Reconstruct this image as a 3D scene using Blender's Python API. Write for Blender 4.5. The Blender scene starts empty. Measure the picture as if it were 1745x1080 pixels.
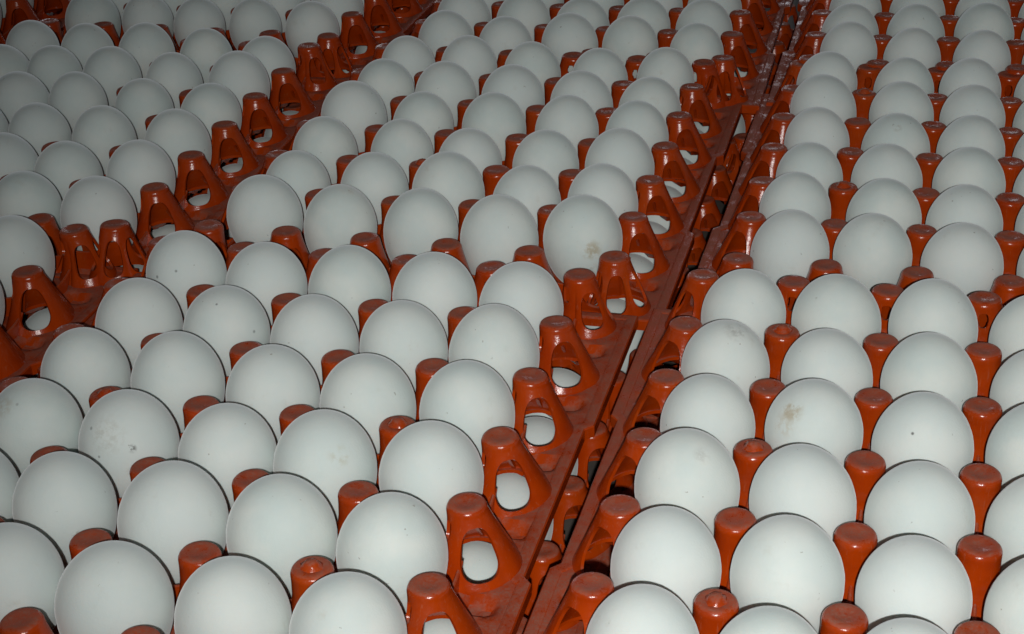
import bpy, bmesh, math, random
from mathutils import Matrix, Vector, Euler
random.seed(7)
MM = 0.001
EQ = 0.119            # height of the egg equators in the top layer above the floor (m)
LAYER = 0.062         # height of one tray layer in a stack
scene = bpy.context.scene
col = scene.collection

# ------------------------------------------------------------------ camera
CAM_H = 0.40835 + EQ
PITCH, ROLL = 0.478475, 0.037528
cp, sp, cr, sr = math.cos(PITCH), math.sin(PITCH), math.cos(ROLL), math.sin(ROLL)
fwd = Vector((0, cp, -sp)); right0 = Vector((1, 0, 0)); down0 = Vector((0, -sp, -cp))
rgt = cr * right0 + sr * down0
dwn = -sr * right0 + cr * down0
cam_data = bpy.data.cameras.new('camera')
cam_data.sensor_width = 36.0
cam_data.lens = 2812.15 / 1745 * 36.0
cam_data.clip_start = 0.02
cam_data.clip_end = 50
cam = bpy.data.objects.new('camera', cam_data); col.objects.link(cam)
cam_m = Matrix((rgt, -dwn, -fwd)).transposed().to_4x4()
cam_m.translation = Vector((0, 0, CAM_H))
cam.matrix_world = cam_m
scene.camera = cam

# ------------------------------------------------------------------ light
world = bpy.data.worlds.new('World'); scene.world = world; world.use_nodes = True
bg = world.node_tree.nodes['Background']
bg.inputs['Color'].default_value = (0.86, 0.93, 1.0, 1)
bg.inputs['Strength'].default_value = 0.035

def lamp(name, kind, loc, energy, size, color, target=None):
    d = bpy.data.lights.new(name, kind); d.energy = energy; d.color = color
    if kind == 'AREA':
        d.shape = 'RECTANGLE'; d.size, d.size_y = size
    else:
        d.shadow_soft_size = size
    o = bpy.data.objects.new(name, d); col.objects.link(o); o.location = loc
    if target is not None:
        o.rotation_euler = (Vector(target) - Vector(loc)).to_track_quat('-Z', 'Y').to_euler()
    return o
# the phone's own flash: a small bright source just under and left of the lens, its beam leaning to the right
KEY = Vector((0, 0, CAM_H)) - fwd * 0.13 + dwn * 0.0100 - rgt * 0.0045
AIM = KEY + fwd + rgt * ((1400 - 872) / 2803) + dwn * ((420 - 540) / 2803)
flash = lamp('flash_lamp', 'SPOT', KEY, 25.3, 0.0045, (1.0, 0.99, 0.965), AIM)
flash.data.spot_size = math.radians(76); flash.data.spot_blend = 1.0
# pale daylight from the open side of the shed, low and far behind the trays
lamp('daylight_opening', 'AREA', (-0.3, 5.2, 1.05), 30.0, (4.6, 0.8), (0.86, 0.92, 1.0), (0, 1.0, 0.1))

scene.render.engine = 'CYCLES'
vs = scene.view_settings
vs.view_transform = 'Standard'; vs.look = 'None'; vs.exposure = 0.0; vs.gamma = 1.0
vs.use_curve_mapping = False

# fit: centre x, y (mm), turn (rad), height offset (mm)
TRAYS = {
 'B1': (-126.97, 679.95, -0.267, 4.3), 'B2': (-15.29, 1039.67, -0.267, 0.0), 'B3': (87.83, 1377.18, -0.255, -0.2),
 'C1': (178.15, 610.55, -0.274, 2.7), 'C2': (294.86, 972.5, -0.276, -3.6), 'C3': (393.31, 1308.64, -0.261, -1.4),
 'A0': (-425.59, 776.12, -0.265, 0.0), 'A1': (-314.27, 1110.27, -0.257, 0.4), 'A2': (-212.04, 1475.45, -0.273, -2.2),
 'Z2': (-512.5, 1559.0, -0.268, -1.0)}
PC, PR = 49.63, 57.03                 # egg pitch across and along a tray (mm)
EGG_R, EGG_T, EGG_B = 22.5, 26.0, 32.0
TOP_Z, DECK_Z = 8.0, -23.5            # post tops and deck, relative to the egg equators
HX, HY = 2.5 * PC, 3 * PR             # the outer posts
FX, FY = 149.0, 186.0                 # edge of the flange

# ------------------------------------------------------------------ materials
def nodes_of(name):
    m = bpy.data.materials.new(name); m.use_nodes = True
    nt = m.node_tree
    return m, nt, nt.nodes['Principled BSDF']
def N(nt, kind, **kw):
    n = nt.nodes.new(kind)
    for k, v in kw.items(): setattr(n, k, v)
    return n
def math_node(nt, op, a, b=None, clamp=False):
    n = N(nt, 'ShaderNodeMath', operation=op, use_clamp=clamp)
    for i, v in enumerate((a, b)):
        if v is None: continue
        if isinstance(v, (int, float)): n.inputs[i].default_value = v
        else: nt.links.new(v, n.inputs[i])
    return n.outputs[0]
def noise(nt, vec, scale, detail=3, rough=0.55, w=None):
    n = N(nt, 'ShaderNodeTexNoise')
    if w is not None:
        n.noise_dimensions = '4D'; nt.links.new(w, n.inputs['W'])
    n.inputs['Scale'].default_value = scale; n.inputs['Detail'].default_value = detail
    n.inputs['Roughness'].default_value = rough
    nt.links.new(vec, n.inputs['Vector'])
    return n.outputs['Fac']
def remap(nt, v, a, b, c=0.0, d=1.0):
    n = N(nt, 'ShaderNodeMapRange', interpolation_type='SMOOTHSTEP')
    nt.links.new(v, n.inputs[0])
    for i, x in enumerate((a, b, c, d)): n.inputs[i + 1].default_value = x
    return n.outputs[0]
def mix(nt, f, a, b):
    n = N(nt, 'ShaderNodeMix', data_type='RGBA')
    for s, v in ((0, f), (6, a), (7, b)):
        if isinstance(v, (int, float)): n.inputs[s].default_value = v
        elif isinstance(v, tuple): n.inputs[s].default_value = (*v, 1)
        else: nt.links.new(v, n.inputs[s])
    return n.outputs[2]

def egg_material(name, marks=(), speck=0.5):
    """white shell; marks = (direction, size, colour, strength, break-up scale) on the shell itself"""
    m, nt, bs = nodes_of(name)
    tc = N(nt, 'ShaderNodeTexCoord').outputs['Object']
    info = N(nt, 'ShaderNodeObjectInfo').outputs['Random']
    w = math_node(nt, 'MULTIPLY', info, 40.0)
    c = mix(nt, remap(nt, noise(nt, tc, 45, 3, .5, w), .35, .68), (.635, .72, .695), (.735, .785, .745))
    c = mix(nt, math_node(nt, 'MULTIPLY', info, .55), c, (.725, .775, .76))
    smudge = remap(nt, noise(nt, tc, 70, 5, .65, w), .60, .78)
    c = mix(nt, math_node(nt, 'MULTIPLY', smudge, .34), c, (.52, .49, .40))
    # fine dark specks and short scratches
    sp1 = remap(nt, noise(nt, tc, 420, 2, .5, w), .705, .75)
    keep = remap(nt, noise(nt, tc, 60, 2, .5, w), .47, .60)
    c = mix(nt, math_node(nt, 'MULTIPLY', math_node(nt, 'MULTIPLY', sp1, keep), speck), c, (.22, .19, .15))
    for d, size, colr, strength, sc in marks:
        v = Vector(d).normalized()
        p = (v.x * EGG_R * MM, v.y * EGG_R * MM, v.z * (EGG_T if v.z > 0 else EGG_B) * MM)
        dist = N(nt, 'ShaderNodeVectorMath', operation='DISTANCE')
        nt.links.new(tc, dist.inputs[0]); dist.inputs[1].default_value = p
        fall = remap(nt, dist.outputs['Value'], size * MM, size * .25 * MM)
        br = remap(nt, noise(nt, tc, sc, 4, .65), .40, .62) if size > 2.2 else 1.0
        f = math_node(nt, 'MULTIPLY', math_node(nt, 'MULTIPLY', fall, br), strength * .8)
        c = mix(nt, f, c, colr)
    nt.links.new(c, bs.inputs['Base Color'])
    bs.inputs['Roughness'].default_value = .62
    bs.inputs['Specular IOR Level'].default_value = .16
    bs.inputs['Sheen Weight'].default_value = .42          # sheen standing in for the bright rim light around each egg
    bs.inputs['Sheen Roughness'].default_value = .40
    bs.inputs['Diffuse Roughness'].default_value = .06
    bs.inputs['Subsurface Weight'].default_value = .22
    bs.inputs['Subsurface Radius'].default_value = (.004, .003, .0025)
    bs.inputs['Subsurface Scale'].default_value = 1.0
    bp = N(nt, 'ShaderNodeBump'); bp.inputs['Strength'].default_value = .16; bp.inputs['Distance'].default_value = .0007
    nt.links.new(noise(nt, tc, 900, 3, .6, w), bp.inputs['Height'])
    nt.links.new(bp.outputs[0], bs.inputs['Normal'])
    return m

def plastic_material(name):
    m, nt, bs = nodes_of(name)
    geo = N(nt, 'ShaderNodeNewGeometry')
    pos = geo.outputs['Position']
    info = N(nt, 'ShaderNodeObjectInfo').outputs['Random']
    c = mix(nt, remap(nt, noise(nt, pos, 60, 4), .35, .7), (.42, .042, .001), (.35, .031, .001))
    c = mix(nt, math_node(nt, 'MULTIPLY', info, .35), c, (.36, .044, .0015))
    fade = remap(nt, noise(nt, pos, 28, 5, .6), .50, .72)
    c = mix(nt, math_node(nt, 'MULTIPLY', fade, .28), c, (.43, .075, .010))
    scr = N(nt, 'ShaderNodeMapping'); scr.inputs['Scale'].default_value = (1, 1, .12)
    nt.links.new(pos, scr.inputs['Vector'])
    scuff = remap(nt, noise(nt, scr.outputs[0], 700, 3, .6), .60, .72)
    c = mix(nt, math_node(nt, 'MULTIPLY', scuff, .22), c, (.46, .17, .09))
    # dust lying on what faces up, broken by grain and worn spots
    sep = N(nt, 'ShaderNodeSeparateXYZ'); nt.links.new(geo.outputs['Normal'], sep.inputs[0])
    up = remap(nt, sep.outputs['Z'], .55, .97)
    patch = remap(nt, noise(nt, pos, 110, 5, .65), .34, .60, .30, 1.0)
    grain = remap(nt, noise(nt, pos, 850, 4, .75), .35, .65, .30, 1.0)
    dust = math_node(nt, 'MULTIPLY', math_node(nt, 'MULTIPLY', up, patch), grain)
    film = math_node(nt, 'MULTIPLY', remap(nt, noise(nt, pos, 75, 5, .7), .48, .78), .14)
    dust = math_node(nt, 'MAXIMUM', math_node(nt, 'MULTIPLY', dust, .80), film)
    c = mix(nt, dust, c, (.29, .13, .09))
    nt.links.new(c, bs.inputs['Base Color'])
    nt.links.new(remap(nt, dust, 0.05, .45, .20, .85), bs.inputs['Roughness'])
    bs.inputs['Specular IOR Level'].default_value = .42
    bp = N(nt, 'ShaderNodeBump'); bp.inputs['Strength'].default_value = .20; bp.inputs['Distance'].default_value = .0012
    nt.links.new(noise(nt, pos, 300, 5, .65), bp.inputs['Height'])
    nt.links.new(bp.outputs[0], bs.inputs['Normal'])
    return m

def floor_material():
    m, nt, bs = nodes_of('dusty_concrete')
    pos = N(nt, 'ShaderNodeNewGeometry').outputs['Position']
    c = mix(nt, noise(nt, pos, 30, 6, .65), (.06, .05, .045), (.14, .12, .10))
    nt.links.new(c, bs.inputs['Base Color']); bs.inputs['Roughness'].default_value = .9
    return m

PLASTIC = plastic_material('orange_red_plastic')
EGG = egg_material('white_eggshell')

# ------------------------------------------------------------------ shape helpers (mm in, metres out)
def mesh_from(name, verts, faces, mat, smooth=True):
    me = bpy.data.meshes.new(name)
    me.from_pydata([(x * MM, y * MM, z * MM) for x, y, z in verts], [], faces)
    me.materials.append(mat)
    if smooth:
        for p in me.polygons: p.use_smooth = True
    me.update()
    return me
def solid_from(name, verts, faces, mat, thick, auto=True):
    """shell the surface inwards (against its normals) and close the rims"""
    bm = bmesh.new()
    vs_ = [bm.verts.new((x * MM, y * MM, z * MM)) for x, y, z in verts]
    for f in faces:
        try: bm.faces.new([vs_[i] for i in f])
        except ValueError: pass
    loose = [v for v in bm.verts if not v.link_faces]
    bmesh.ops.delete(bm, geom=loose, context='VERTS')
    bm.normal_update()
    bmesh.ops.solidify(bm, geom=bm.faces[:], thickness=thick * MM)
    bmesh.ops.recalc_face_normals(bm, faces=bm.faces[:])
    for e in bm.edges:
        if len(e.link_faces) == 2 and e.calc_face_angle(0) > math.radians(38): e.smooth = False
    for f in bm.faces: f.smooth = True
    me = bpy.data.meshes.new(name); bm.to_mesh(me); bm.free()
    me.materials.append(mat)
    return me
def snap_cut(verts, faces, F):
    """drop faces inside F < 0 and pull the cut edge onto F = 0; F takes the vertex index or parameter"""
    val = [F(i) for i in range(len(verts))]
    return [f for f in faces if not all(val[i] < 0 for i in f)], val

# ------------------------------------------------------------------ the egg
def egg_mesh(name, rf, top, bot, power):
    nu, nv = 40, 30
    verts = [(0, 0, top)]; faces = []
    for j in range(1, nv):
        a = math.pi * j / nv
        z = math.cos(a); r = math.sin(a)
        zz = z * top if z > 0 else z * bot
        if z > 0: r = r * (1 - .045 * power * z * z * (1.25 - z))
        if z < 0: r = r * (1 - .05 * power * (z * z) ** .8)
        for i in range(nu):
            t = 2 * math.pi * i / nu
            verts.append((rf * r * math.cos(t), rf * r * math.sin(t), zz))
    verts.append((0, 0, -bot)); last = len(verts) - 1
    for i in range(nu):
        k = (i + 1) % nu
        faces.append((0, 1 + i, 1 + k))
        for j in range(nv - 2):
            a, b = 1 + j * nu, 1 + (j + 1) * nu
            faces.append((a + i, b + i, b + k, a + k))
        b = 1 + (nv - 2) * nu
        faces.append((b + i, last, b + k))
    return mesh_from(name, verts, faces, EGG)
EGG_MESHES = [egg_mesh('egg', EGG_R, EGG_T, EGG_B, 1.0), egg_mesh('egg_round', EGG_R, EGG_T - .4, EGG_B - 1.6, .6),
              egg_mesh('egg_long', EGG_R, EGG_T + .5, EGG_B + .6, 1.4)]

# ------------------------------------------------------------------ posts
def ang(d):
    return (d + 180) % 360 - 180
def stem(z):                          # the slim round body every post has
    pts = [(TOP_Z - 2.6, 9.0), (1.5, 8.9), (-4.5, 9.0), (-10.5, 9.8), (-16.5, 11.6), (DECK_Z - 1, 15)]
    for (z0, r0), (z1, r1) in zip(pts, pts[1:]):
        if z >= z1:
            t = (z0 - z) / (z0 - z1); return r0 + (r1 - r0) * t
    return 15
def post_radius(az, z, outs, reach):
    r = stem(z)
    if outs:
        t = max(0, min(1, (TOP_Z - 3 - z) / (TOP_Z - 3 - DECK_Z)))
        w = max(max(0, math.cos(math.radians(ang(az - o)))) for o in outs) ** .65
        flare = 9 + (reach - 9) * (t ** 1.08)
        r = r + w * max(0, flare - r)
    return r
def post_mesh(name, outs, reach, windows):
    na, levels = 120, 54
    verts, faces, par = [], [], []
    caps = [(0.0, TOP_Z - .5), (3.2, TOP_Z - .5), (4.3, TOP_Z - .1), (6.6, TOP_Z), (7.7, TOP_Z - .35), (8.5, TOP_Z - 1.2), (8.9, TOP_Z - 2.2)]
    rows = []
    for r, z in caps[1:]:
        rows.append([(r, z)] * na)
    z0, z1 = TOP_Z - 3, DECK_Z - 1.2
    for j in range(levels + 1):
        z = z0 + (z1 - z0) * j / levels
        rows.append([(post_radius(360 * i / na, z, outs, reach), z) for i in range(na)])
    verts.append((0, 0, TOP_Z - .5)); par.append(None)
    for row in rows:
        for i, (r, z) in enumerate(row):
            a = 2 * math.pi * i / na
            verts.append((r * math.cos(a), r * math.sin(a), z)); par.append((360 * i / na, z))
    for i in range(na): faces.append((0, 1 + i, 1 + (i + 1) % na))
    for j in range(len(rows) - 1):
        a, b = 1 + j * na, 1 + (j + 1) * na
        for i in range(na):
            k = (i + 1) % na
            faces.append((a + i, b + i, b + k, a + k))
    def F(az, z):
        best = 9.0
        for c, hw, zt, zb in windows:
            zc, hh = (zt + zb) / 2, (zt - zb) / 2
            u = abs(ang(az - c)) / hw; v = abs(z - zc) / hh
            best = min(best, (u ** 2.7 + v ** 2.7) ** (1 / 2.7) - 1)
        return best
    val = [F(*p) if p else 9 for p in par]
    keep, gone = [], set()
    for f in faces:
        if sum(val[i] for i in f) / len(f) < 0: gone.update(f)
        else: keep.append(f)
    faces = keep
    for i in gone:                    # pull the cut edge onto the outline of the window
        az, z = par[i]
        c, hw, zt, zb = min(windows, key=lambda q: max(abs(ang(az - q[0])) / q[1], abs(z - (q[2] + q[3]) / 2) / ((q[2] - q[3]) / 2)))
        zc = (zt + zb) / 2
        s = 1 / max(.3, val[i] + 1)
        az2, zz2 = c + ang(az - c) * s, zc + (z - zc) * s
        r = post_radius(az2, zz2, outs, reach)
        verts[i] = (r * math.cos(math.radians(az2)), r * math.sin(math.radians(az2)), zz2)
    return solid_from(name, verts, faces, PLASTIC, 1.5)
SIDE, END, CORNER = ((-62, 0, 62), 22.5), ((-72, 0, 72), 18.5), ((-48, 48), 20.5)
POST_IN = post_mesh('post_inner', (), 15, ())
POST_X = post_mesh('post_side', *SIDE, ((-58, 31, 1.0, -20.5), (-131, 15, 2.5, -6), (131, 15, 2.5, -6)))
POST_XL = post_mesh('post_side_mirrored', *SIDE, ((58, 31, 1.0, -20.5), (-131, 15, 2.5, -6), (131, 15, 2.5, -6)))
POST_Y = post_mesh('post_end', *END, ((-40, 26, .5, -19), (40, 26, .5, -19), (180, 17, 2.5, -6)))
POST_C = post_mesh('post_corner', *CORNER, ((-30, 23, .5, -20), (30, 23, .5, -20), (-93, 27, .5, -19), (93, 27, .5, -19), (180, 20, 2.5, -7)))

def nub_mesh():
    prof = [(0, 3.2), (1.6, 3.0), (2.6, 2.0), (3.2, 1.0), (4.4, .1), (4.8, -1.2)]
    verts = [(0, 0, prof[0][1] + TOP_Z - .4)]; faces = []; na = 14
    rr = random.Random(3)
    for r, z in prof[1:]:
        for i in range(na):
            a = 2 * math.pi * i / na; k = 1 + rr.uniform(-.16, .16)
            verts.append((r * k * math.cos(a), r * k * math.sin(a), z + TOP_Z - .4 + rr.uniform(-.3, .3)))
    for i in range(na): faces.append((0, 1 + i, 1 + (i + 1) % na))
    for j in range(len(prof) - 2):
        a, b = 1 + j * na, 1 + (j + 1) * na
        for i in range(na): faces.append((a + i, b + i, b + (i + 1) % na, a + (i + 1) % na))
    return mesh_from('nub', verts, faces, PLASTIC)
NUB = nub_mesh()

# ------------------------------------------------------------------ deck, rim, ribs
def vertex_list():
    """grid corners: local x, y, mesh, turn in degrees"""
    out = []
    for i in range(6):
        for j in range(7):
            x, y = (i - 2.5) * PC, (j - 3) * PR
            ex = -1 if i == 0 else 1 if i == 5 else 0
            ey = -1 if j == 0 else 1 if j == 6 else 0
            if ex and ey: out.append((i, j, x, y, POST_C, math.degrees(math.atan2(ey, ex))))
            elif ex: out.append((i, j, x, y, POST_X if ex > 0 else POST_XL, 0 if ex > 0 else 180))
            elif ey: out.append((i, j, x, y, POST_Y, 90 * ey))
            else: out.append((i, j, x, y, POST_IN, 0))
    return out
VERTS = vertex_list()
def foot_radius(mesh, az):
    if mesh is POST_C: return post_radius(az, DECK_Z, *CORNER)
    if mesh in (POST_X, POST_XL): return post_radius(az, DECK_Z, *SIDE)
    if mesh is POST_Y: return post_radius(az, DECK_Z, *END)
    return 15
def edge_x(y):                        # the flange steps out 4 mm towards its ends
    return FX + 4 * max(0, min(1, (abs(y) - 62) / 4))
def smooth(a, b, v):
    t = max(0, min(1, (v - a) / (b - a))); return t * t * (3 - 2 * t)
def deck_mesh():
    nx, ny = 120, 144
    verts, faces, val = [], [], []
    near = [v for v in VERTS if v[4] is not POST_IN]
    for j in range(ny + 1):
        y = -FY + 2 * FY * j / ny
        for i in range(nx + 1):
            x = (-1 + 2 * i / nx) * edge_x(y)
            z = DECK_Z
            # triangular pockets in the flange between the feet of the posts
            fx, fy = abs(x) - HX, abs(y) - HY
            if fx > 2 and abs(y) < HY:
                u = abs(((y / PR) % 1.0) - .5) * PR          # distance from mid-cell
                z -= 5.0 * smooth(9.5 - .2 * (fx - 2), 6 - .2 * (fx - 2), u) * smooth(2, 7, fx) * (1 - smooth(17, 20, fx))
            if fy > 1 and abs(x) < HX:
                u = abs(((x / PC) % 1.0 + .0) - 0.0)
                u = abs(((x / PC + .5) % 1.0) - .5) * PC
                z -= 3.0 * smooth(11, 8, u) * smooth(1, 4, fy) * (1 - smooth(9, 11, fy))
            # egg seats
            cx = (round(x / PC)) * PC if abs(x) < HX else math.copysign(2 * PC, x)
            cy = (math.floor(y / PR) + .5) * PR if abs(y) < HY else math.copysign(2.5 * PR, y)
            d = math.hypot(x - cx, y - cy)
            f = d / 14.6 - 1
            z -= 6.0 * (1 - smooth(14, 20, d))
            px, py, s, ctr = x, y, None, (cx, cy)
            for (_, _, vx, vy, me, turn) in near:
                dx, dy = x - vx, y - vy
                if abs(dx) < 26 and abs(dy) < 26:
                    dd = math.hypot(dx, dy); az = math.degrees(math.atan2(dy, dx))
                    R = foot_radius(me, az - turn) - 2.4
                    if dd / R - 1 < f: f = dd / R - 1; ctr = (vx, vy)
            val.append((f, ctr)); verts.append([x, y, z])
    W = nx + 1; gone = set()
    for j in range(ny):
        for i in range(nx):
            q = (j * W + i, j * W + i + 1, (j + 1) * W + i + 1, (j + 1) * W + i)
            if sum(val[k][0] for k in q) < 0: gone.update(q)
            else: faces.append(q)
    for k in gone:
        f, c = val[k]
        s = 1 / max(.3, 1 + f)
        verts[k][0] = c[0] + (verts[k][0] - c[0]) * s; verts[k][1] = c[1] + (verts[k][1] - c[1]) * s
    return solid_from('deck', verts, faces, PLASTIC, 1.8)
DECK = deck_mesh()

def rim_mesh():
    path = []
    for y in (-FY, -66.5, -62, 62, 66.5, FY): path.append((edge_x(y), y))
    path += [(-x, y) for x, y in reversed(path)]
    n = len(path); prof = [(-6, -.6), (-5, .25), (-4.0, .5), (-1.0, .55), (.3, .3), (.9, -.4), (.9, -6.0), (-.6, -6.0), (-1.0, -1.6)]
    verts, faces = [], []
    for k in range(n):
        p, a, b = Vector(path[k]), Vector(path[k - 1]), Vector(path[(k + 1) % n])
        d1, d2 = (p - a).normalized(), (b - p).normalized()
        n1, n2 = Vector((d1.y, -d1.x)), Vector((d2.y, -d2.x))
        m = (n1 + n2).normalized(); m = m / max(.4, m.dot(n1))
        for o, z in prof: verts.append((p.x + m.x * o, p.y + m.y * o, DECK_Z + z))
    L = len(prof)
    for k in range(n):
        for q in range(L):
            a, b = k * L, ((k + 1) % n) * L
            faces.append((a + q, a + (q + 1) % L, b + (q + 1) % L, b + q))
    bm = bmesh.new()
    vv = [bm.verts.new(Vector(v) * MM) for v in verts]
    for f in faces: bm.faces.new([vv[i] for i in f])
    bmesh.ops.recalc_face_normals(bm, faces=bm.faces[:])
    me = bpy.data.meshes.new('rim'); bm.to_mesh(me); bm.free(); me.materials.append(PLASTIC)
    return me
RIM = rim_mesh()

def rib_mesh(name, length, pitch, count, low, start=8.7, foot=14.3):
    """upright wall along one grid line, dipping between the posts where the eggs sit"""
    th = .9; verts, faces = [], []
    for seg in range(count):
        s0, s1, n = -length / 2 + seg * pitch + start, -length / 2 + (seg + 1) * pitch - start, 12
        base = len(verts)
        for k in range(n + 1):
            s = s0 + (s1 - s0) * k / n
            u = ((s + length / 2) / pitch) % 1.0
            z = -4.5 + (low + 4.5) * math.sin(math.pi * u) ** .7
            for t, zz in ((-th, DECK_Z - .8), (-th, z - .5), (-th * .4, z), (th * .4, z), (th, z - .5), (th, DECK_Z - .8)):
                lo = s if zz > DECK_Z else max(s0 + foot - start, min(s1 - foot + start, s))   # the foot of the wall stops at the post's flare
                verts.append((lo, t, zz))
        for k in range(n):
            a, c = base + 6 * k, base + 6 * (k + 1)
            for q in range(6): faces.append((a + q, c + q, c + (q + 1) % 6, a + (q + 1) % 6))
        faces.append(tuple(base + q for q in range(5, -1, -1))); faces.append(tuple(base + 6 * n + q for q in range(6)))
    bm = bmesh.new(); vv = [bm.verts.new(Vector(v) * MM) for v in verts]
    for f in faces: bm.faces.new([vv[i] for i in f])
    bmesh.ops.recalc_face_normals(bm, faces=bm.faces[:])
    me = bpy.data.meshes.new(name); bm.to_mesh(me); bm.free(); me.materials.append(PLASTIC)
    return me
RIB_X = rib_mesh('rib_across', PC, PC, 1, -12.5)
RIB_Y = rib_mesh('rib_along', PR, PR, 1, -16.5)
EDGE_X = rib_mesh('rib_across_edge', PC, PC, 1, -12.5, 10.8, 17.5)
EDGE_Y = rib_mesh('rib_along_edge', PR, PR, 1, -16.5, 12.6, 21.0)
def peg_mesh():
    verts, faces = [], []; na = 10; prof = [(6.5, DECK_Z - 1), (5.5, -40), (5.0, TOP_Z - 62.1)]
    for r, z in prof:
        for i in range(na): verts.append((r * math.cos(2 * math.pi * i / na), r * math.sin(2 * math.pi * i / na), z))
    for j in range(2):
        for i in range(na): k = (i + 1) % na; faces.append((j * na + i, (j + 1) * na + i, (j + 1) * na + k, j * na + k))
    faces.append(tuple(2 * na + i for i in range(na - 1, -1, -1)))
    return mesh_from('peg', verts, faces, PLASTIC)
PEG = peg_mesh()

def part(name, mesh, parent, loc=(0, 0, 0), rot=0, scale=None):
    o = bpy.data.objects.new(name, mesh); col.objects.link(o); o.parent = parent
    o.location = Vector(loc) * MM; o.rotation_euler.z = math.radians(rot)
    if scale: o.scale = scale
    return o
def build_tray(key, layer, label, group, nubs=()):
    cx, cy, th, dz = TRAYS[key]
    sx, sy = (0, 0) if layer == 0 else LOWER_SHIFT[key]
    c, s = math.cos(th), math.sin(th)
    root = bpy.data.objects.new('egg_tray', None); col.objects.link(root)
    root.empty_display_size = .05
    root.location = ((cx + sx * c - sy * s) * MM, (cy + sx * s + sy * c) * MM, EQ - layer * LAYER + dz * MM)
    root.rotation_euler.z = th
    root['label'] = label; root['category'] = 'egg tray'; root['group'] = group
    part('deck', DECK, root); part('rim', RIM, root)
    for j in range(7):
        edge = j in (0, 6)
        if layer and not edge: continue
        for i in range(5): part('rib', EDGE_X if edge else RIB_X, root, ((i - 2) * PC, (j - 3) * PR, 0))
    for i in range(6):
        edge = i in (0, 5)
        if layer and not edge: continue
        for j in range(6): part('rib', EDGE_Y if edge else RIB_Y, root, ((i - 2.5) * PC, (j - 2.5) * PR, 0), 90)
    rr = random.Random(key)
    for (i, j, x, y, me, turn) in VERTS:
        p = part('post', me, root, (x, y, 0), turn if me is not POST_IN else rr.choice((0, 90, 180, 270)))
        p.location.z += rr.gauss(0, .35) * MM; p.rotation_euler.x = rr.gauss(0, .018); p.rotation_euler.y = rr.gauss(0, .018)
        if (i, j) in nubs:
            nb = bpy.data.objects.new('nub', NUB); col.objects.link(nb); nb.parent = p
            nb.rotation_euler.z = rr.uniform(0, 6); nb.scale = (1.15, 1.1, 1.0)
    for (i, j) in ((1, 1), (4, 1), (1, 5), (4, 5), (2, 3), (3, 3)):
        part('foot', PEG, root, ((i - 2.5) * PC, (j - 3) * PR, 0))
    return root
LOWER_SHIFT = {'B1': (18, 0), 'B2': (17, 2), 'B3': (18, 1), 'C1': (18, 1), 'C2': (19, 2), 'C3': (18, 0),
               'A0': (14, 1), 'A1': (15, 0), 'A2': (14, 1), 'Z2': (10, 1)}

floor_me = mesh_from('floor', [(-6000, -6000, 0), (6000, -6000, 0), (6000, 6000, 0), (-6000, 6000, 0)], [(0, 1, 2, 3)], floor_material(), False)
fl = bpy.data.objects.new('ground', floor_me); col.objects.link(fl); fl['kind'] = 'structure'

TRAY_LABEL = {
 'B1': 'orange-red plastic egg tray holding the egg peppered with dark specks',
 'B2': 'orange-red plastic egg tray whose corner egg carries a brown stain',
 'B3': 'orange-red egg tray behind the one whose corner egg has a brown stain',
 'C1': 'orange-red egg tray across the wide gap holding the egg with a tan smear',
 'C2': 'orange-red egg tray directly behind the tray with the tan-smeared egg',
 'C3': 'orange-red egg tray two behind the tray with the tan-smeared egg',
 'A0': 'orange-red egg tray beside the speck-egg tray, mostly cut off, one egg showing',
 'A1': 'dim orange-red egg tray left across the narrow gap from the brown-stained corner egg',
 'A2': 'dim orange-red egg tray behind the one across the narrow gap from brown-stained egg',
 'Z2': 'dark orange-red egg tray in the far corner beyond the narrow gap, barely showing'}
NICK = {'B1': ('tray with speck-covered egg', 'wide gap', 1), 'B2': ('tray with brown-stained corner egg', 'wide gap', 0),
        'B3': ('tray behind brown-stained egg', 'wide gap', 0), 'C1': ('tray with tan-smeared egg', 'wide gap', 1),
        'C2': ('tray behind tan-smeared egg', 'wide gap', 0), 'C3': ('second tray behind tan-smeared egg', 'wide gap', 0),
        'A0': ('cut-off tray by narrow gap', 'narrow gap', 1), 'A1': ('dim tray over narrow gap', 'narrow gap', 0),
        'A2': ('second dim tray over narrow gap', 'narrow gap', 0), 'Z2': ('dark corner tray', 'its edge', 0)}
NUBS = {'B1': ((4, 1), (1, 3), (4, 3)), 'C1': ((1, 1), (1, 3), (1, 5)), 'B2': ((2, 2),), 'C2': ((1, 2), (1, 5))}
for k in TRAYS:
    build_tray(k, 0, TRAY_LABEL[k], 'egg trays of the top layer', NUBS.get(k, ()))
    build_tray(k, 1, 'shadowed orange-red egg tray stacked underneath the ' + NICK[k][0],
               'egg trays of the layer beneath')

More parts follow.
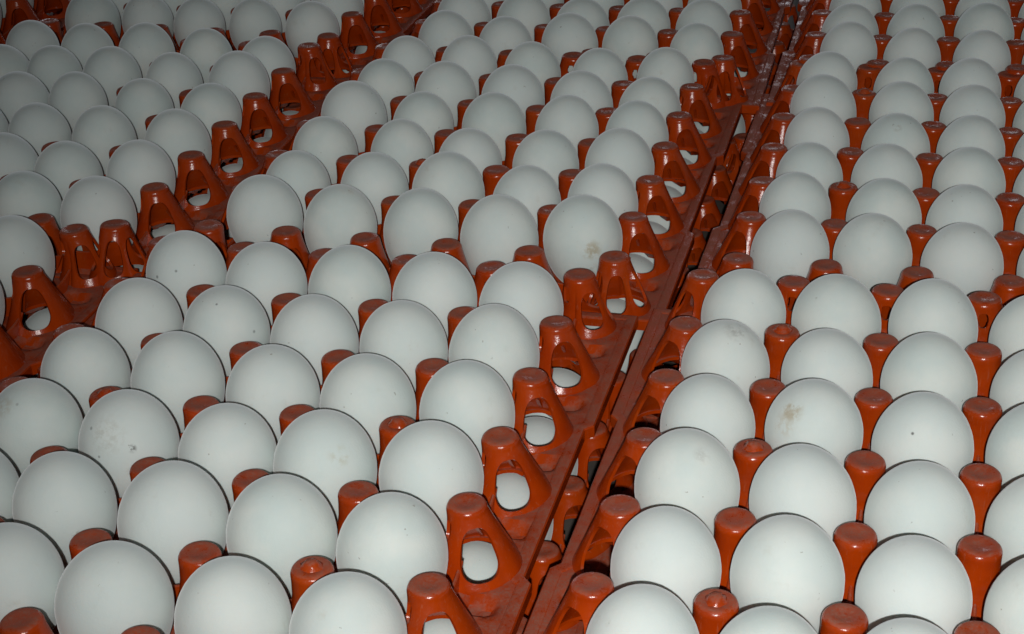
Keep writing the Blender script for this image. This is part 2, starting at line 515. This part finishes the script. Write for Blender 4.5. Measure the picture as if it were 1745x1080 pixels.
# ------------------------------------------------------------------ eggs
# small shifts, lifts (mm) and sizes of the single eggs, row by row from the front, counted from the gap side
EGGS = {'B1':{5:[(-1.3,-1.5,1.018),(-0.2,-0.1,1.029),(0.3,-0.4,1.017),(0.5,-2.0,1.016),(1.9,0.8,1.004)],4:[(-1.2,0.1,1.034),(0.1,-0.6,1.013),(0.6,-2.6,1.028),(0.8,-1.3,1.019),(-0.2,-2.1,1.029)],3:[(0.5,-0.6,1.024),(-0.1,-2.0,1.042),(0.1,-1.9,1.03),(-0.9,-0.3,1.033),(-2.1,-1.2,0.99)],2:[(-0.2,-0.5,1.053),(-1.2,-1.2,1.052),(0.3,-1.8,1.017),(0.0,-1.2,1.037),(0.9,0.8,1.0)],1:[(-0.3,-2.3,1.049),(-0.0,0.1,1.051),(-0.6,0.4,1.06),(-2.6,1.2,0.994)],0:[(0.2,-1.3,1.027),(1.4,-1.7,1.031),(-0.5,-1.7,1.053),(1.9,1.6,1.0)]},
 'B2':{0:[(0.2,3.6,1.034),(-0.7,-0.8,1.034),(0.3,0.7,0.998),(-1.1,-0.3,0.99),(-0.3,2.8,1.024)],1:[(0.4,1.9,0.968),(1.6,-3.0,0.966),(0.8,1.1,1.023),(1.4,-0.6,0.967),(-1.1,-2.1,0.948)],2:[(-0.1,2.1,0.997),(0.6,-0.7,0.969),(-1.4,-2.5,0.954),(1.6,0.7,0.93),(-2.9,-1.2,0.976)],3:[(0.5,1.3,0.955),(1.9,1.8,0.967),(0.3,1.1,0.986),(-1.1,0.0,0.942),(-2.0,3.1,1.027)],4:[(-0.9,-1.9,0.988),(-0.2,-0.5,1.0),(-0.8,1.2,1.019),(-1.6,1.9,0.981),(2.3,2.5,0.942)],5:[(0.7,1.2,0.943),(1.2,-0.6,0.93),(-0.5,1.0,0.955),(0.1,3.3,0.953),(1.8,1.4,0.932)]},
 'B3':{0:[(1.0,-0.1,0.93),(-0.8,3.0,0.966),(1.1,2.3,0.986),(-1.2,-1.2,0.956),(-0.0,0.9,0.983)]},
 'C1':{0:[(1.0,0.5,1.0),(-0.4,-1.4,1.0)],1:[(0.0,-1.6,1.016),(-0.1,1.1,1.023),(0.2,-1.1,1.011)],2:[(-0.6,1.4,1.034),(0.3,-0.3,1.025),(0.2,-2.1,1.026)],3:[(-0.2,-1.2,0.994),(-0.5,1.9,1.003),(-1.0,-0.6,1.015)],4:[(-0.0,-1.5,0.984),(0.5,-1.0,0.992),(-0.3,-0.1,1.024)],5:[(1.4,-0.6,0.992),(0.2,-0.2,1.029),(-0.4,1.8,1.001)]},
 'C2':{0:[(1.6,-1.4,1.005),(-1.3,1.7,0.989),(-1.4,-0.3,1.014)],1:[(-1.7,0.8,0.962),(1.6,-0.7,0.993),(-1.3,-0.6,0.992)],2:[(1.2,-1.5,0.943),(-0.2,-0.0,0.986),(0.2,1.4,0.985)],3:[(0.4,0.6,0.959),(2.2,-1.5,0.997),(0.3,1.3,0.966)],4:[(-0.9,3.1,1.007),(2.8,1.7,0.971),(0.3,2.2,0.967)],5:[(-3.6,2.1,0.967),(1.5,-0.3,0.949),(-2.4,2.8,0.956)]},
 'C3':{0:[(1.4,3.1,0.949),(-1.3,0.0,0.943),(-0.4,1.3,0.93)],1:[(-1.2,-1.6,1.0),(-0.4,-0.6,1.0),(1.4,3.1,1.0)]},
 'A0':{5:[(-0.0,-0.0,1.0)]},
 'A1':{0:[(-0.9,-2.6,1.037),(-0.7,-0.9,0.989)],1:[(1.3,0.5,0.986),(-1.1,-3.1,0.994),(2.9,-1.0,1.0)],2:[(1.9,-0.5,1.009),(-2.6,0.4,0.975),(-2.0,0.7,0.957)],3:[(1.9,-0.3,0.976),(0.7,2.0,0.932),(-1.4,3.9,0.93),(1.1,0.1,1.0)],4:[(0.7,2.8,1.018),(-1.4,1.7,0.945),(-2.2,3.5,0.982),(-0.1,3.4,0.93),(5.0,0.1,1.0)],5:[(0.3,-2.1,0.975),(0.3,2.5,0.93),(-0.4,3.7,0.986),(-1.3,2.3,0.948),(0.2,3.3,0.937)]},
 'A2':{0:[(0.1,0.7,0.986),(-0.3,1.8,0.958),(-0.9,-0.1,0.951),(1.6,1.2,0.952)]}}
ROWS = {'B1': range(6), 'B2': range(6), 'B3': range(4), 'C1': range(6), 'C2': range(6), 'C3': range(5),
        'A0': (4, 5), 'A1': range(6), 'A2': range(4), 'Z2': range(3)}
COLS = {'A0': 2, 'Z2': 2}
ORD = ['first', 'second', 'third', 'fourth', 'fifth', 'sixth']
TAN, BROWN, DARK, GREY = (.36, .27, .15), (.22, .15, .06), (.035, .03, .025), (.33, .32, .29)
MARKED = {   # (tray, row, column): label, marks as (direction, size, colour, strength, break-up scale)
 ('B2', 0, 0): ('white egg with a brown stain at the corner of its tray', [((.17, -.93, .12), 7.5, (.38, .29, .13), .7, 260), ((.2, -.9, -.25), 5, BROWN, .25, 400)]),
 ('B1', 2, 3): ('white egg peppered with dark specks and a small black crumb', [((.28, -.88, .35), 2.6, DARK, .9, 350), ((-.55, -.55, .62), 1.2, DARK, .6, 700), ((-.35, -.8, .2), .9, DARK, .6, 700), ((.3, -.95, -.05), 5, BROWN, .5, 500), ((-.2, -.75, .55), 12, (.38, .36, .28), .30, 420)]),
 ('C1', 3, 1): ('white egg with a tan dried smear on its shoulder', [((-.58, -.42, .74), 8.0, (.42, .33, .19), .8, 200), ((-.70, -.50, .50), 8, (.50, .42, .28), .45, 300)]),
 ('C1', 3, 2): ('white egg with one round black dot on its side', [((-.45, -.68, .68), 1.0, DARK, .95, 100)]),
 ('C1', 4, 0): ('white egg with a grey-brown smudge on its crown', [((.22, -.25, .93), 8.5, GREY, .6, 180)]),
 ('B1', 5, 4): ('white egg with two dark flecks near its middle', [((-.05, -.85, .45), 1.1, DARK, .7, 300), ((-.55, -.75, .3), 1.3, DARK, .7, 300)]),
 ('B1', 2, 4): ('white egg with rough brownish flecks along its shoulder', [((-.40, -.5, .75), 7, (.46, .39, .28), .5, 350), ((-.1, -.55, .8), 1.2, DARK, .4, 500)]),
 ('B1', 1, 3): ('white egg with a brown crusty fleck low on its side', [((.42, -.90, -.05), 3.2, BROWN, .7, 350)]),
 ('B1', 2, 1): ('white egg with a faint greenish smear down one side', [((.40, -.72, .55), 6.5, (.50, .49, .36), .55, 220)]),
 ('B2', 0, 1): ('white egg with yellowish drips low beside the brown-stained egg', [((.62, -.72, -.30), 4.5, (.42, .33, .12), .6, 300)]),
 ('C2', 3, 1): ('white egg with a faint curved hairline scratch on its crown', [((-.15, -.55, .8), 4, (.42, .40, .33), .5, 400)]),
 ('B1', 4, 3): ('white egg with a tiny dark fleck near its top', [((-.05, -.45, .86), 1.0, DARK, .9, 200), ((.75, -.6, .3), 1.2, DARK, .6, 400)]),
 ('C1', 2, 0): ('white egg with a faint grey fleck and dull patch on top', [((.25, -.45, .85), 5, GREY, .35, 260)]),
}
def egg_object(key, layer, r, c, shift, mat, label, group):
    cx, cy, th, dz = TRAYS[key]
    sx, sy = (0, 0) if layer == 0 else LOWER_SHIFT[key]
    side = 1 if key[0] == 'C' else -1
    lx, ly = side * (c - 2) * PC + sx, (r - 2.5) * PR + sy
    ct, st = math.cos(th), math.sin(th)
    dx, dzz, s = shift
    o = bpy.data.objects.new('egg', random.choice(EGG_MESHES)); col.objects.link(o)
    o.location = ((cx + lx * ct - ly * st + dx) * MM, (cy + lx * st + ly * ct) * MM, EQ - layer * LAYER + (dz + dzz) * MM)
    o.scale = (s, s, s)
    if mat:
        o.rotation_euler = (random.uniform(-.04, .04), random.uniform(-.04, .04), 0)
        o.material_slots[0].link = 'OBJECT'; o.material_slots[0].material = mat
    else:
        o.rotation_euler = (random.gauss(0, .065), random.gauss(0, .065), random.uniform(0, 6.28))
    o['label'] = label; o['category'] = 'egg'; o['group'] = group
    return o
for k in ROWS:
    nick, gap, backwards = NICK[k]
    for r in ROWS[k]:
        for c in range(COLS.get(k, 5)):
            known = EGGS.get(k, {}).get(r, [])
            shift = known[c] if c < len(known) else (random.uniform(-1, 1), random.gauss(0, 1.3), random.gauss(.99, .02))
            mk = MARKED.get((k, r, c))
            rr = 5 - r if backwards else r
            label = 'white egg %s from %s, %s row from seam, %s' % (ORD[c], gap, ORD[rr], nick)
            mat = None
            if mk:
                label = mk[0]; mat = egg_material('marked_eggshell', mk[1], .5)
            egg_object(k, 0, r, c, shift, mat, label, 'eggs in the top trays')
    if k == 'Z2': continue
    for r in range(6):
        if k in ('B3', 'C3', 'A2') and r > 2: continue
        for c in range(5):
            if c == 0 or (r == 0 and c < 2 and k in ('A1', 'B2', 'A2', 'B3')):
                egg_object(k, 1, r, c, (random.uniform(-1, 1), random.gauss(0, 1), random.gauss(1, .02)), None,
                           'lower-layer white egg%s, %s row from seam, under %s' % (' further in' if c else '', ORD[5 - r if backwards else r], nick), 'eggs of the layer beneath')
